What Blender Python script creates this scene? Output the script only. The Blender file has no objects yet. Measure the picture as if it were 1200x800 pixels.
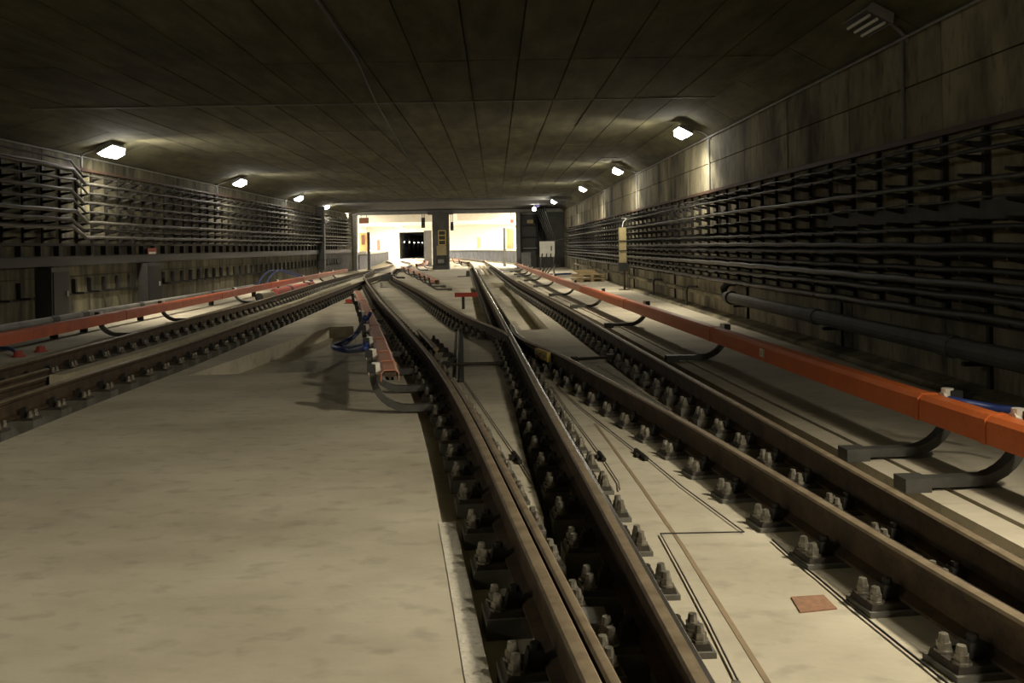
import bpy, math, random
import numpy as np
from mathutils import Vector, Matrix
from mathutils.geometry import delaunay_2d_cdt
random.seed(7)
SC = bpy.context.scene
COL = SC.collection

# ---------------------------------------------------------------- camera
F, CX, CY, ROLL, H = 1070.0, 580.0, 288.0, 0.018, 1.52
cd = bpy.data.cameras.new('camera'); cam = bpy.data.objects.new('camera', cd); COL.objects.link(cam)
cd.sensor_width = 36.0; cd.lens = F / 1200 * 36.0
cd.shift_x = (600 - CX) / 1200; cd.shift_y = -(400 - CY) / 1200
cd.clip_start = 0.05; cd.clip_end = 400
cr, sr = math.cos(ROLL), math.sin(ROLL)
cam.matrix_world = Matrix(((cr, sr, 0, 0), (0, 0, -1, 0), (-sr, cr, 0, H), (0, 0, 0, 1)))
SC.camera = cam
# ---------------------------------------------------------------- world, exposure
w = bpy.data.worlds.new('world'); SC.world = w; w.use_nodes = True
w.node_tree.nodes['Background'].inputs[0].default_value = (0.02, 0.02, 0.018, 1)
w.node_tree.nodes['Background'].inputs[1].default_value = 0.3
SC.view_settings.view_transform = 'Standard'; SC.view_settings.look = 'None'
SC.view_settings.gamma = 1.0; SC.view_settings.use_curve_mapping = False
SC.view_settings.exposure = 0.12
SC.cycles.use_denoising = True
SC.cycles.max_bounces = 6
SC.cycles.diffuse_bounces = 4
SC.cycles.sample_clamp_indirect = 6.0
LAMP_W, NEAR_W, STATION_W = 190.0, 1080.0, 2800.0
WARM = (1.0, 0.89, 0.68)
COOL = (1.0, 0.93, 0.80)

# ---------------------------------------------------------------- pixel -> place helpers
def ray(x, y):
    u, v = x - CX, y - CY
    return (u * cr - v * sr, v * cr + u * sr)
def G(x, y, z=0.0):
    u, v = ray(x, y); Y = F * (H - z) / v
    return Vector((u * Y / F, Y, z))
def T(x, y, Y):
    u, v = ray(x, y)
    return Vector((u * Y / F, Y, H - v * Y / F))
def WX(x, y, X):
    u, v = ray(x, y); Y = F * X / u
    return Vector((X, Y, H - v * Y / F))

# ---------------------------------------------------------------- materials
def mat(name, c1, c2=None, scale=4.0, rough=0.8, metal=0.0, bump=0.0, bscale=None, stretch=(1, 1, 1), vary=0.0, spots=0.0, pos=(0.35, 0.7), coat=0.0):
    m = bpy.data.materials.new(name); m.use_nodes = True
    nt = m.node_tree; b = nt.nodes['Principled BSDF']
    b.inputs['Roughness'].default_value = rough; b.inputs['Metallic'].default_value = metal
    if coat: b.inputs['Coat Weight'].default_value = coat
    if c2 is None: c2 = tuple(c * 0.75 for c in c1)
    geo = nt.nodes.new('ShaderNodeNewGeometry')
    mp = nt.nodes.new('ShaderNodeMapping'); mp.inputs['Scale'].default_value = stretch
    nt.links.new(geo.outputs['Position'], mp.inputs['Vector'])
    n = nt.nodes.new('ShaderNodeTexNoise'); n.inputs['Scale'].default_value = scale
    n.inputs['Detail'].default_value = 6; n.inputs['Roughness'].default_value = 0.62
    nt.links.new(mp.outputs['Vector'], n.inputs['Vector'])
    r = nt.nodes.new('ShaderNodeValToRGB')
    r.color_ramp.elements[0].position, r.color_ramp.elements[1].position = pos
    r.color_ramp.elements[0].color = (*c2, 1); r.color_ramp.elements[1].color = (*c1, 1)
    nt.links.new(n.outputs['Fac'], r.inputs['Fac'])
    out = r.outputs['Color']
    if spots:
        n2 = nt.nodes.new('ShaderNodeTexNoise'); n2.inputs['Scale'].default_value = scale * 9
        n2.inputs['Detail'].default_value = 3
        nt.links.new(mp.outputs['Vector'], n2.inputs['Vector'])
        r2 = nt.nodes.new('ShaderNodeValToRGB'); r2.color_ramp.elements[0].position = 0.28; r2.color_ramp.elements[1].position = 0.46
        r2.color_ramp.elements[0].color = (1 - spots,) * 3 + (1,); r2.color_ramp.elements[1].color = (1, 1, 1, 1)
        nt.links.new(n2.outputs['Fac'], r2.inputs['Fac'])
        mx = nt.nodes.new('ShaderNodeMix'); mx.data_type = 'RGBA'; mx.blend_type = 'MULTIPLY'; mx.inputs['Factor'].default_value = 1
        nt.links.new(out, mx.inputs['A']); nt.links.new(r2.outputs['Color'], mx.inputs['B']); out = mx.outputs['Result']
    if vary:
        oi = nt.nodes.new('ShaderNodeObjectInfo'); mr = nt.nodes.new('ShaderNodeMapRange')
        mr.inputs['To Min'].default_value = 1 - vary; mr.inputs['To Max'].default_value = 1 + vary * 0.6
        nt.links.new(oi.outputs['Random'], mr.inputs['Value'])
        mx = nt.nodes.new('ShaderNodeMix'); mx.data_type = 'RGBA'; mx.blend_type = 'MULTIPLY'; mx.inputs['Factor'].default_value = 1
        nt.links.new(out, mx.inputs['A']); nt.links.new(mr.outputs['Result'], mx.inputs['B']); out = mx.outputs['Result']
    nt.links.new(out, b.inputs['Base Color'])
    if bump:
        bn = nt.nodes.new('ShaderNodeTexNoise'); bn.inputs['Scale'].default_value = bscale or scale * 6; bn.inputs['Detail'].default_value = 5
        nt.links.new(mp.outputs['Vector'], bn.inputs['Vector'])
        bp = nt.nodes.new('ShaderNodeBump'); bp.inputs['Strength'].default_value = bump; bp.inputs['Distance'].default_value = 0.02
        nt.links.new(bn.outputs['Fac'], bp.inputs['Height']); nt.links.new(bp.outputs['Normal'], b.inputs['Normal'])
    return m
def glow(name, c, s):
    m = bpy.data.materials.new(name); m.use_nodes = True
    b = m.node_tree.nodes['Principled BSDF']; b.inputs['Base Color'].default_value = (*c, 1)
    b.inputs['Emission Color'].default_value = (*c, 1); b.inputs['Emission Strength'].default_value = s
    return m
M = {
 'floor': mat('floor concrete', (.50, .46, .36), (.36, .325, .245), .7, .86, bump=.1, bscale=30, spots=.2, stretch=(.9, 1.3, 1), pos=(.34, .60)),
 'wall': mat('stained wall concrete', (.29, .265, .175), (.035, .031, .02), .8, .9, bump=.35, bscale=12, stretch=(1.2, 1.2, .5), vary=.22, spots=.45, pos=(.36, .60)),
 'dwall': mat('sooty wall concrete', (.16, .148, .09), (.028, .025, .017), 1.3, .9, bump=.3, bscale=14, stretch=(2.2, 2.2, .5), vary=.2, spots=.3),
 'ceil': mat('shuttered ceiling concrete', (.135, .127, .064), (.055, .052, .027), 1.4, .92, bump=.2, bscale=20, stretch=(2.0, .5, 1), vary=.22, spots=.2),
 'joint': mat('dark joint', (.045, .04, .028), None, 5, .95),
 'rust': mat('rusty rail side', (.10, .066, .034), (.036, .025, .015), 7, .75, .25, bump=.15, bscale=60, spots=.3),
 'head': mat('worn rail head', (.33, .265, .175), (.19, .145, .09), 9, .5, .45),
 'steel': mat('polished rail steel', (.85, .83, .79), (.72, .70, .66), 14, .27, 1.0),
 'plate': mat('oily base plate', (.075, .062, .045), (.03, .026, .02), 12, .65, .35, spots=.3),
 'pad': mat('grey bearing block', (.155, .15, .125), (.09, .085, .07), 9, .85),
 'bolt': mat('dusty bolt steel', (.28, .26, .21), (.10, .09, .07), 30, .5, .45),
 'clip': mat('black spring clip', (.035, .032, .028), None, 12, .6, .4),
 'orange': mat('orange cover plastic', (.66, .165, .042), (.54, .12, .03), 3, .36, 0, spots=.12),
 'salmon': mat('faded and glare-pale salmon cover plastic', (.60, .27, .17), (.46, .185, .11), 3.5, .5, 0, spots=.2),  # own faded colour on short rails; lamp glare painted on far long-rail sections
 'rorange': mat('dirty orange cover plastic', (.52, .12, .045), (.34, .075, .03), 4, .42, 0, spots=.25),
 'arm': mat('grey painted arm steel', (.085, .085, .075), (.045, .045, .04), 6, .55, .3),
 'ins': mat('white porcelain', (.75, .72, .64), (.62, .6, .52), 9, .3),
 'black': mat('black rubber', (.022, .022, .02), (.014, .014, .013), 8, .55),
 'cable': mat('sooty cable sheath', (.03, .029, .024), (.016, .016, .014), 7, .55),
 'gcable': mat('dusty grey cable sheath', (.06, .058, .049), (.03, .029, .025), 5, .48),
 'rack': mat('dark rack steel', (.02, .019, .016), (.012, .011, .01), 6, .6, .4),
 'rrail': mat('brown primed rack rail', (.085, .045, .03), (.05, .03, .022), 6, .6, .2),
 'pipe': mat('sooty pipe', (.09, .088, .078), (.05, .048, .042), 3, .7, spots=.3),
 'gpipe': mat('grey pipe', (.25, .25, .235), (.16, .16, .15), 3, .6, spots=.25),
 'blue': mat('blue cable sheath', (.03, .06, .26), (.02, .04, .16), 5, .4),
 'red': mat('red paint', (.36, .045, .025), (.25, .03, .02), 6, .55, spots=.25),
 'rwrap': mat('red wrapped hose', (.55, .13, .10), (.42, .09, .07), 6, .6),
 'white': mat('white painted metal', (.70, .70, .64), (.58, .58, .52), 3, .45),
 'wood': mat('pale pallet wood', (.46, .36, .19), (.30, .22, .11), 6, .8, stretch=(1, 6, 6)),
 'ypost': mat('yellowed fibre housing', (.42, .36, .19), (.30, .25, .12), 4, .6),
 'yellow': mat('yellow paint', (.62, .47, .10), (.45, .33, .07), 5, .6),
 'kerb': mat('pale sleeper timber', (.42, .38, .26), (.27, .24, .16), 3, .8, stretch=(2, .6, 1), spots=.25),
 'grey': mat('grey painted steel', (.22, .22, .21), (.16, .16, .15), 3, .6),
 'dgrey': mat('dark grey concrete', (.10, .10, .098), (.06, .06, .058), 2, .85),
 'tileW': mat('white station wall', (.85, .82, .74), (.78, .74, .66), 2, .5),
 'tileO': mat('ochre station panel', (.70, .42, .16), (.55, .31, .11), 2, .5),
 'brown': mat('brown station door', (.22, .09, .05), None, 3, .6),
 'rustp': mat('rusty cover plate', (.33, .17, .095), (.19, .11, .07), 25, .75),
 'cement': mat('pale cement', (.62, .59, .50), (.48, .45, .37), 6, .85, bump=.3, spots=.25),
 'plinth': mat('blue grey plinth', (.13, .14, .165), (.06, .065, .08), 1.2, .7, pos=(.4, .6)),
 'crack': mat('rusty seam stain', (.28, .21, .125), (.21, .16, .1), 9, .9),
 'label': mat('warning sticker', (.75, .72, .6), (.6, .58, .48), 60, .5),
 'violet': mat('violet painted sheet', (.16, .13, .42), None, 3, .5),
 'green': mat('green sign panel', (.30, .36, .14), None, 3, .5),
 'tube': mat('dusty lamp tube', (.72, .72, .66), (.6, .6, .55), 8, .35),
 'lamp': glow('lamp diffuser', (1.0, .96, .88), 40.0),
 'slamp': glow('station light strip', (1.0, .95, .84), 25.0),
 'dot': glow('small signal lamp', (1.0, .9, .75), 20.0),
}
# ---------------------------------------------------------------- object helpers
def link(o, parent=None):
    COL.objects.link(o)
    if parent is not None: o.parent = parent
    return o
def tag(o, label=None, cat=None, group=None, kind=None):
    if label: o['label'] = label
    if cat: o['category'] = cat
    if group: o['group'] = group
    if kind: o['kind'] = kind
    return o
def empty(name, loc, label, cat, group=None):
    o = bpy.data.objects.new(name, None); o.location = loc; o.empty_display_size = .1
    link(o); return tag(o, label, cat, group)
class MB:
    def __init__(s): s.v, s.f, s.m = [], [], []
    def add(s, vs, fs, mi=0):
        k = len(s.v); s.v += [tuple(p) for p in vs]; s.f += [tuple(k + i for i in f) for f in fs]; s.m += [mi] * len(fs); return s
    def box(s, c, d, mi=0, R=None, taper=1.0):
        x, y, z = d[0] / 2, d[1] / 2, d[2] / 2; t = taper
        vs = [Vector(p) for p in ((-x, -y, -z), (x, -y, -z), (x, y, -z), (-x, y, -z), (-x * t, -y * t, z), (x * t, -y * t, z), (x * t, y * t, z), (-x * t, y * t, z))]
        if R is not None: vs = [R @ p for p in vs]
        vs = [p + Vector(c) for p in vs]
        return s.add(vs, [(3, 2, 1, 0), (4, 5, 6, 7), (0, 1, 5, 4), (1, 2, 6, 5), (2, 3, 7, 6), (3, 0, 4, 7)], mi)
    def b2(s, a, b, mi=0): # box from corner to corner
        a, b = Vector(a), Vector(b); d = b - a
        return s.box((a + b) / 2, (abs(d.x), abs(d.y), abs(d.z)), mi)
    def cyl(s, a, b, r, n=8, mi=0, r2=None):
        a, b = Vector(a), Vector(b); d = (b - a).normalized(); r2 = r if r2 is None else r2
        p = d.orthogonal().normalized(); q = d.cross(p)
        ring = [(math.cos(2 * math.pi * i / n), math.sin(2 * math.pi * i / n)) for i in range(n)]
        vs = [a + (p * c + q * t) * r for c, t in ring] + [b + (p * c + q * t) * r2 for c, t in ring]
        fs = [(i, (i + 1) % n, n + (i + 1) % n, n + i) for i in range(n)] + [tuple(range(n - 1, -1, -1)), tuple(range(n, 2 * n))]
        return s.add(vs, fs, mi)
    def tube(s, pts, r, n=8, mi=0):
        pts = [Vector(p) for p in pts]; k0 = len(s.v); up = Vector((0, 0, 1))
        for i, p in enumerate(pts):
            d = (pts[min(i + 1, len(pts) - 1)] - pts[max(i - 1, 0)]).normalized()
            a = d.cross(up)
            a = Vector((1, 0, 0)) if a.length < 1e-3 else a.normalized()
            b = a.cross(d)
            s.v += [tuple(p + (a * math.cos(2 * math.pi * j / n) + b * math.sin(2 * math.pi * j / n)) * r) for j in range(n)]
        for i in range(len(pts) - 1):
            for j in range(n):
                s.f.append((k0 + i * n + j, k0 + i * n + (j + 1) % n, k0 + (i + 1) * n + (j + 1) % n, k0 + (i + 1) * n + j)); s.m.append(mi)
        s.f += [tuple(k0 + j for j in range(n - 1, -1, -1)), tuple(k0 + (len(pts) - 1) * n + j for j in range(n))]; s.m += [mi, mi]
        return s
    def sweep(s, path, prof, mis=None, caps=True): # profile (offset to the right, z) along a plan path
        n = len(prof); k0 = len(s.v)
        for i, p in enumerate(path):
            a, b = path[max(i - 1, 0)], path[min(i + 1, len(path) - 1)]
            t = Vector((b[0] - a[0], b[1] - a[1])).normalized()
            z0 = p[2] if len(p) > 2 else 0
            s.v += [(p[0] + t.y * o, p[1] - t.x * o, z0 + z) for o, z in prof]
        for i in range(len(path) - 1):
            for j in range(n):
                s.f.append((k0 + i * n + j, k0 + (i + 1) * n + j, k0 + (i + 1) * n + (j + 1) % n, k0 + i * n + (j + 1) % n)); s.m.append(mis[j] if mis else 0)
        if caps:
            s.f += [tuple(k0 + j for j in range(n)), tuple(k0 + (len(path) - 1) * n + j for j in range(n - 1, -1, -1))]; s.m += [0, 0]
        return s
    def mesh(s, name, mats, smooth=False):
        me = bpy.data.meshes.new(name); me.from_pydata(s.v, [], s.f)
        for m in (mats if isinstance(mats, (list, tuple)) else [mats]): me.materials.append(M[m])
        me.polygons.foreach_set('material_index', s.m)
        if smooth: me.polygons.foreach_set('use_smooth', [True] * len(s.f))
        me.update(); return me
    def build(s, name, mats, parent=None, smooth=False):
        return link(bpy.data.objects.new(name, s.mesh(name, mats, smooth)), parent)
def inst(name, me, parent, loc=(0, 0, 0), rz=0.0):
    o = bpy.data.objects.new(name, me); o.location = loc; o.rotation_euler[2] = rz
    return link(o, parent)
def catmull(P, step=.5):
    P = [Vector(p) for p in P]; out = []
    for i in range(len(P) - 1):
        a, b, c, d = P[max(i - 1, 0)], P[i], P[i + 1], P[min(i + 2, len(P) - 1)]
        n = max(1, int((c - b).length / step))
        for k in range(n):
            t = k / n
            out.append(.5 * ((2 * b) + (c - a) * t + (2 * a - 5 * b + 4 * c - d) * t * t + (3 * b - a - 3 * c + d) * t ** 3))
    return out + [P[-1]]
def resample(P, step, start=0.0):
    out, acc, nxt = [], 0.0, start
    for a, b in zip(P[:-1], P[1:]):
        L = (b - a).length
        while L > 0 and nxt <= acc + L:
            out.append((a.lerp(b, (nxt - acc) / L), (b - a).normalized())); nxt += step
        acc += L
    return out
def smoothed(P, step, win):
    p = [q for q, _ in resample(P, step)] + [P[-1]]
    q = []
    for i in range(len(p)):
        k = min(win, i, len(p) - 1 - i)
        q.append(sum((p[j] for j in range(i - k, i + k + 1)), Vector((0, 0, 0))) / (2 * k + 1))
    return q
def flat(P): return [Vector((p[0], p[1], 0)) for p in P]
def offset(P, d):
    out = []
    for i, p in enumerate(P):
        t = (P[min(i + 1, len(P) - 1)] - P[max(i - 1, 0)]).normalized()
        out.append(Vector((p.x + t.y * d, p.y - t.x * d, 0)))
    return out
def clipY(P, a, b): return [p for p in P if a <= p.y <= b]

# ---------------------------------------------------------------- track lines (rail heads read off the ground plane)
RT = .23
pxA = [(427, 322), (430, 329), (440, 342.5), (450, 355), (462.5, 367.5), (476, 382), (491, 399), (504, 412.5), (516, 429), (527.5, 445), (540, 464), (550, 482), (565, 511), (579, 538), (595, 572), (626, 640), (676, 738), (706, 800)]
pxB = [(549, 305), (553.5, 310), (560.5, 322.5), (570, 340), (578.5, 355), (587, 371), (593, 382.5), (600, 395), (615.5, 424), (635, 460), (645.5, 480), (667, 517), (702, 579), (717, 607), (774, 700), (828, 800)]
pxCa = [(465, 314), (460.5, 317), (459, 320), (462.5, 325), (475, 331), (495, 341), (512.5, 351), (535, 364), (549, 371), (580, 383.5), (592, 388.3), (598, 393)]
pxCb = [(599.5, 380), (603, 388), (608, 394.3), (617.5, 399), (632.5, 405), (646, 410), (667.5, 420), (692.5, 434), (729, 453), (751, 465), (782.5, 481), (820, 502.5), (864, 527.5), (907.5, 554), (955, 581), (987.5, 600), (1060, 644), (1125, 682.5), (1200, 724)]
pxD = [(567.5, 305), (580, 313), (590, 320), (607.5, 331), (630, 342.5), (650, 353), (677.5, 367.5), (701, 382), (729, 397), (770, 421), (807.5, 441), (840, 459), (870, 476), (920, 502.5), (969, 530), (1100, 605), (1200, 660)]
pxL1 = [(0, 431), (112, 402), (205, 377), (300, 353), (370, 332), (410, 321.5)]
pxL2 = [(0, 470), (87, 442), (200, 408), (300, 373.5), (370, 349), (424, 329), (440, 324), (459, 318)]
def line(px, ext_near=0.0, win=3, far=None):
    P = flat([G(x, y, RT) for x, y in px])
    if P[0].y > P[-1].y: P.reverse()
    if ext_near:
        d = (P[0] - P[1]).normalized(); P = [P[0] + d * ext_near] + P
    if far: P += [Vector((*q, 0)) for q in far]
    return smoothed(catmull(P, .4), .5, win)
# far ends run into the station, curving with the platforms
LA = line(pxA, 1.2, 2)
pA_end = LA[-1]
LB = line(pxB, 1.2, 4, far=[(-2.3, 76), (-4.2, 92), (-7.2, 108)])
LD = line(pxD, 2.0, 4, far=[(-1.0, 80), (-2.9, 95), (-5.7, 108)])
LCb = line(pxCb, 1.2, 1)
LCa = line(pxCa, 0, 1, far=[(-5.9, 56), (-6.0, 62), (-7.0, 76), (-9.5, 92)])
LL2 = line(pxL2, 6, 2)
LL1 = line(pxL1, 8, 2, far=[(-7.45, 56), (-7.5, 62), (-8.5, 76), (-11, 92)])
LA = smoothed(LA + catmull([pA_end, Vector((-6.75, 49, 0)), Vector((-7.25, 54.5, 0))], .5)[1:], .5, 2)

# ---------------------------------------------------------------- tunnel shell
XL, XR, YP, ZC = -9.65, 4.68, 62.0, H + 2.65
ZW = H + 2.30                       # top of the walls, foot of the haunches
XHL, XHR = -8.4, 4.05
# floor with recesses: every polygon pulls its area down to its depth
recess = []
def chan(P, l, r, depth, y0, y1):
    Q = clipY(P, y0, y1)[::2]
    recess.append((depth, [(p.x, p.y) for p in offset(Q, l)] + [(p.x, p.y) for p in reversed(offset(Q, r))]))
chan(LA, -.34, .06, -.06, 1.6, 26)
chan(LL1, -.38, .34, -.12, 2.5, 44)
chan(LL2, -.30, .34, -.12, 1.8, 33)
chan(LD, .13, .52, -.17, 1.7, 40)
chan(LD, -.30, .05, -.05, 4.2, 34)
chan(LB, -.42, .02, -.10, 15.5, 34)
chan(LCa, -.30, .24, -.05, 16, 44)
def poly(depth, px, z=0.0): recess.append((depth, [(p.x, p.y) for p in (G(x, y, z) for x, y in px)]))
bl = [(p.x, p.y) for p in offset(clipY(LB, 2.0, 9.6), -.03)]
recess.append((-.42, [(.30, 2.0), (.25, 3.0), (.21, 3.8), (.2, 4.6), (.245, 5.1), (.19, 6.5), (.15, 8.8), (.13, 9.6)] + bl[::-1]))
cr_ = [(p.x, p.y) for p in offset(clipY(LCb, 1.8, 5.9), .06)]; dl_ = [(p.x, p.y) for p in offset(clipY(LD, 1.8, 5.9), -.04)]
recess.append((-.20, cr_ + dl_[::-1]))
poly(-.22, [(575, 331), (592.5, 331), (643.5, 385.5), (611, 386.5)])
poly(-.22, [(220, 440), (386, 383), (414, 382), (421, 412), (376, 435)])
poly(-.30, [(560, 311), (568, 311), (580, 323), (568, 323.5)])
def cut(a, b, wid=.014, depth=-.03):   # saw-cut joint in the slab
    a, b = G(*a), G(*b); d = (b - a).normalized(); n = Vector((d.y, -d.x, 0)) * wid / 2
    recess.append((depth, [(p.x, p.y) for p in (a - n, b - n, b + n, a + n)]))
cut((312, 385), (386, 383)); cut((436, 352), (478, 351)); cut((486, 379), (533, 378), .03); cut((487, 378), (512, 364), .02)
cut((513, 349), (534, 348)); cut((284, 438), (376, 435)); cut((700, 346), (768, 343)); cut((660, 322), (685, 321)); cut((940, 484), (1010, 481)); cut((377, 338), (405, 339)); cut((371, 367), (394, 357))
gl = offset(clipY(LD, 1.8, 46), .70)[::2]; gl2 = offset(clipY(LD, 1.8, 46), .745)[::2]
recess.append((-.06, [(p.x, p.y) for p in gl] + [(p.x, p.y) for p in reversed(gl2)]))
def inside(pt, pl):
    x, y = pt; c = False; j = len(pl) - 1
    for i in range(len(pl)):
        xi, yi = pl[i]; xj, yj = pl[j]
        if (yi > y) != (yj > y) and x < (xj - xi) * (y - yi) / (yj - yi) + xi: c = not c
        j = i
    return c
def floor_mesh():
    vs, es = [], []
    def ring(pl):
        k = len(vs); vs.extend(Vector(p) for p in pl); es.extend((k + i, k + (i + 1) % len(pl)) for i in range(len(pl)))
    ring([(-17.5, -12), (8, -12), (8, 128), (-17.5, 128)])
    for d, pl in recess: ring(pl)
    ov, oe, of, _, _, _ = delaunay_2d_cdt(vs, es, [], 1, 1e-4)
    m = MB(); edge = {}
    for f in of:
        c = sum((ov[i] for i in f), Vector((0, 0))) / len(f)
        z = min([d for d, pl in recess if inside(c, pl)] + [0.0])
        m.add([(ov[i].x, ov[i].y, z) for i in f], [tuple(range(len(f)))])
        for a, b in zip(f, list(f[1:]) + [f[0]]):
            k = (min(a, b), max(a, b)); edge.setdefault(k, []).append((z, a, b))
    for k, L in edge.items():
        if len(L) == 2 and abs(L[0][0] - L[1][0]) > 1e-6:
            hi = max(L); lo = min(L); a, b = hi[1], hi[2]
            m.add([(ov[b].x, ov[b].y, hi[0]), (ov[a].x, ov[a].y, hi[0]), (ov[a].x, ov[a].y, lo[0]), (ov[b].x, ov[b].y, lo[0])], [(0, 1, 2, 3)])
    return m
floor = tag(floor_mesh().build('floor', 'floor'), kind='structure')
mb = MB()
ck = [G(697, 496), G(715, 520), G(750, 568), G(800, 640), G(845, 712), G(900, 800)]
mb.sweep([(p.x, p.y) for p in ck], [(-.011, -.01), (-.011, .002), (.011, .002), (.011, -.01)])
mb.build('seam', 'crack', floor)
ep = [G(x, y) for x, y in ((590, 860), (572, 790), (556, 716), (541, 650), (532, 612))]
MB().sweep([(p.x, p.y) for p in reversed(ep)], [(-.005, -.01), (-.005, .003), (.085, .004), (.085, -.01)]).build('edge_strip', 'cement', floor)

# ceiling: slab plus shuttering panels with open joints
ceil = tag(MB().b2((XHL - .2, -12, ZC + .03), (XHR + .2, YP, ZC + .4)).build('ceiling', 'joint'), kind='structure')
NCOL = 17; pw = (XHR - XHL) / NCOL; PL = 3.75
pm = MB().box((0, 0, 0), (pw - .022, PL - .02, .03)).mesh('ceiling_panel', 'ceil')
for r in range(14):
    y = 1.75 + r * PL - PL / 2 + .04
    if y > 51: break
    for c in range(NCOL):
        o = inst('ceiling_panel', pm, ceil, (XHL + pw * (c + .5), y, ZC + .015 + random.uniform(-.006, .006)))
MB().b2((XHL, -12, ZC), (XHR, .04 - .1, ZC + .03)).build('ceiling_soffit', 'ceil', ceil)
y_end = 1.75 + 13 * PL + .04
MB().b2((XHL - .6, y_end - .4, ZC - .14), (XHR + .4, YP, ZC + .03)).build('soffit', 'dgrey', ceil)
MB().b2((XHL, 16.62, ZC - .02), (XHR, 16.68, ZC + .01)).build('joint_strip', 'grey', ceil)
def haunch(side):
    xw, xc = (XL, XHL) if side < 0 else (XR, XHR)
    L = 2.5
    m = MB(); g = .012
    m.add([(xw, g, ZW), (xc, g, ZC), (xc - side * -.25, g, ZC + .02), (xw - side * -.25, g, ZC + .02),
           (xw, L - g, ZW), (xc, L - g, ZC), (xc - side * -.25, L - g, ZC + .02), (xw - side * -.25, L - g, ZC + .02)],
          [(0, 1, 2, 3), (7, 6, 5, 4), (0, 4, 5, 1), (1, 5, 6, 2), (2, 6, 7, 3), (3, 7, 4, 0)])
    me = m.mesh('haunch_panel', 'ceil')
    for k in range(-4, 25): inst('haunch_panel', me, ceil, (0, k * L, 0))
haunch(-1); haunch(1)

def wall(name, X, side, rows, wid, y0, y1, material):
    base = tag(MB().b2((X + side * .04, -12, -.3), (X + side * .4, YP, ZW + .3)).build(name, 'joint'), kind='structure')
    for z0, z1 in rows:
        me = MB().box((side * .02, 0, 0), (.04, wid - .02, z1 - z0 - .016)).mesh('wall_panel', material)
        n = int((y1 - y0) / wid)
        for k in range(n):
            inst('wall_panel', me, base, (X + random.uniform(-.006, .006), y0 + wid * (k + .5), (z0 + z1) / 2))
    MB().b2((X, -12, -.05), (X + side * .05, y0, ZW)).build('wall_end', material, base)
    return base
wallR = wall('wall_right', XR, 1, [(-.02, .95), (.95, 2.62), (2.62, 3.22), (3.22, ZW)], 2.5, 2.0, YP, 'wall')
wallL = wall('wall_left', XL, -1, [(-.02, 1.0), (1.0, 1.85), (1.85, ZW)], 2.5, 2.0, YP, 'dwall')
# small sill of concrete at the foot of the right wall
tag(MB().sweep([(4.68, 2), (4.68, 30)], [(-.32, -.02), (-.25, .05), (0, .09), (0, -.02)]).build('trim_1', 'wall'), kind='structure')

# ---------------------------------------------------------------- portal
ZT = T(520, 247.5, YP).z
xj0, xj1 = T(415, 300, YP).x, T(608, 300, YP).x
tag(MB().b2((XL, YP, ZT), (XR, YP + .6, ZC)).build('wall_portal', 'dgrey'), kind='structure')
tag(MB().b2((XL - .3, YP, -.05), (xj0 - .05, YP + .6, ZC)).build('wall_portal_left', 'dgrey'), kind='structure')
wpr = tag(MB().b2((xj1 + .12, YP, -.05), (XR + .3, YP + .6, ZC)).build('wall_portal_right', 'dgrey'), kind='structure')
tag(MB().b2((XL, YP - .3, ZC - .42), (XR, YP - .02, ZC - .2)).build('trim_2', 'grey'), kind='structure')
tag(MB().b2((xj0 - .05, YP - .1, 0), (xj0 + .2, YP + .5, ZT)).build('trim_3', 'grey'), kind='structure')
tag(MB().b2((xj1 - .16, YP - .1, 0), (xj1 + .12, YP + .5, ZT)).build('trim_4', 'grey'), kind='structure')
cA, cB = T(508, 300, YP).x, T(527, 300, YP).x
col = empty('concrete_column', ((cA + cB) / 2, YP - .4, 0), 'dark grey square column between the two lit tunnel mouths', 'column')
hc = (cB - cA) / 2
MB().b2((-hc, -.4, 0), (hc, .6, ZT - .2)).build('shaft', 'dgrey', col)
MB().b2((-hc - .3, -.40, ZT - .22), (hc + .3, .65, ZT)).build('corbel', 'dgrey', col)
YF = YP - .87
lad = empty('ladder_frame', (T(518, 280, YF).x, YF, 1.5), 'yellow framed ladder with dark rungs hung high on the dark column', 'ladder')
p, q = T(514, 287, YF), T(522, 270, YF); lx = lad.location.x
for s in (p.x, q.x): MB().b2((s - lx - .03, -.02, p.z - 1.5), (s - lx + .03, .05, q.z - 1.5)).build('stile', 'yellow', lad)
for k in range(4):
    z = p.z + (q.z - p.z) * k / 3 - 1.5
    MB().b2((p.x - lx, -.02, z - .03), (q.x - lx, .03, z + .03)).build('rung', 'yellow', lad)
MB().b2((p.x - lx, .03, p.z - 1.5), (q.x - lx, .05, q.z - 1.5)).build('backing', 'black', lad)
p, q = T(512, 299, YF), T(523, 288, YF)
pn = empty('notice_board', ((p.x + q.x) / 2, YF, p.z), 'pale blank metal plate below the yellow ladder on the column', 'plate')
MB().b2((p.x - pn.location.x, 0, 0), (q.x - pn.location.x, .06, q.z - p.z)).build('face', 'ypost', pn)
MB().b2((p.x - pn.location.x - .02, .03, -.02), (q.x - pn.location.x + .02, .07, q.z - p.z + .02)).build('rim', 'grey', pn)
p, q = T(511.5, 310, YF), T(522, 299.5, YF)
bx = empty('relay_box', ((p.x + q.x) / 2, YF - .1, p.z), 'black equipment box at the foot of the dark column', 'box')
MB().b2((p.x - bx.location.x, 0, 0), (q.x - bx.location.x, .165, q.z - p.z)).build('body', 'black', bx)
MB().b2((-.2, -.03, .1), (.2, 0, .35)).build('cover', 'grey', bx)

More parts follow.
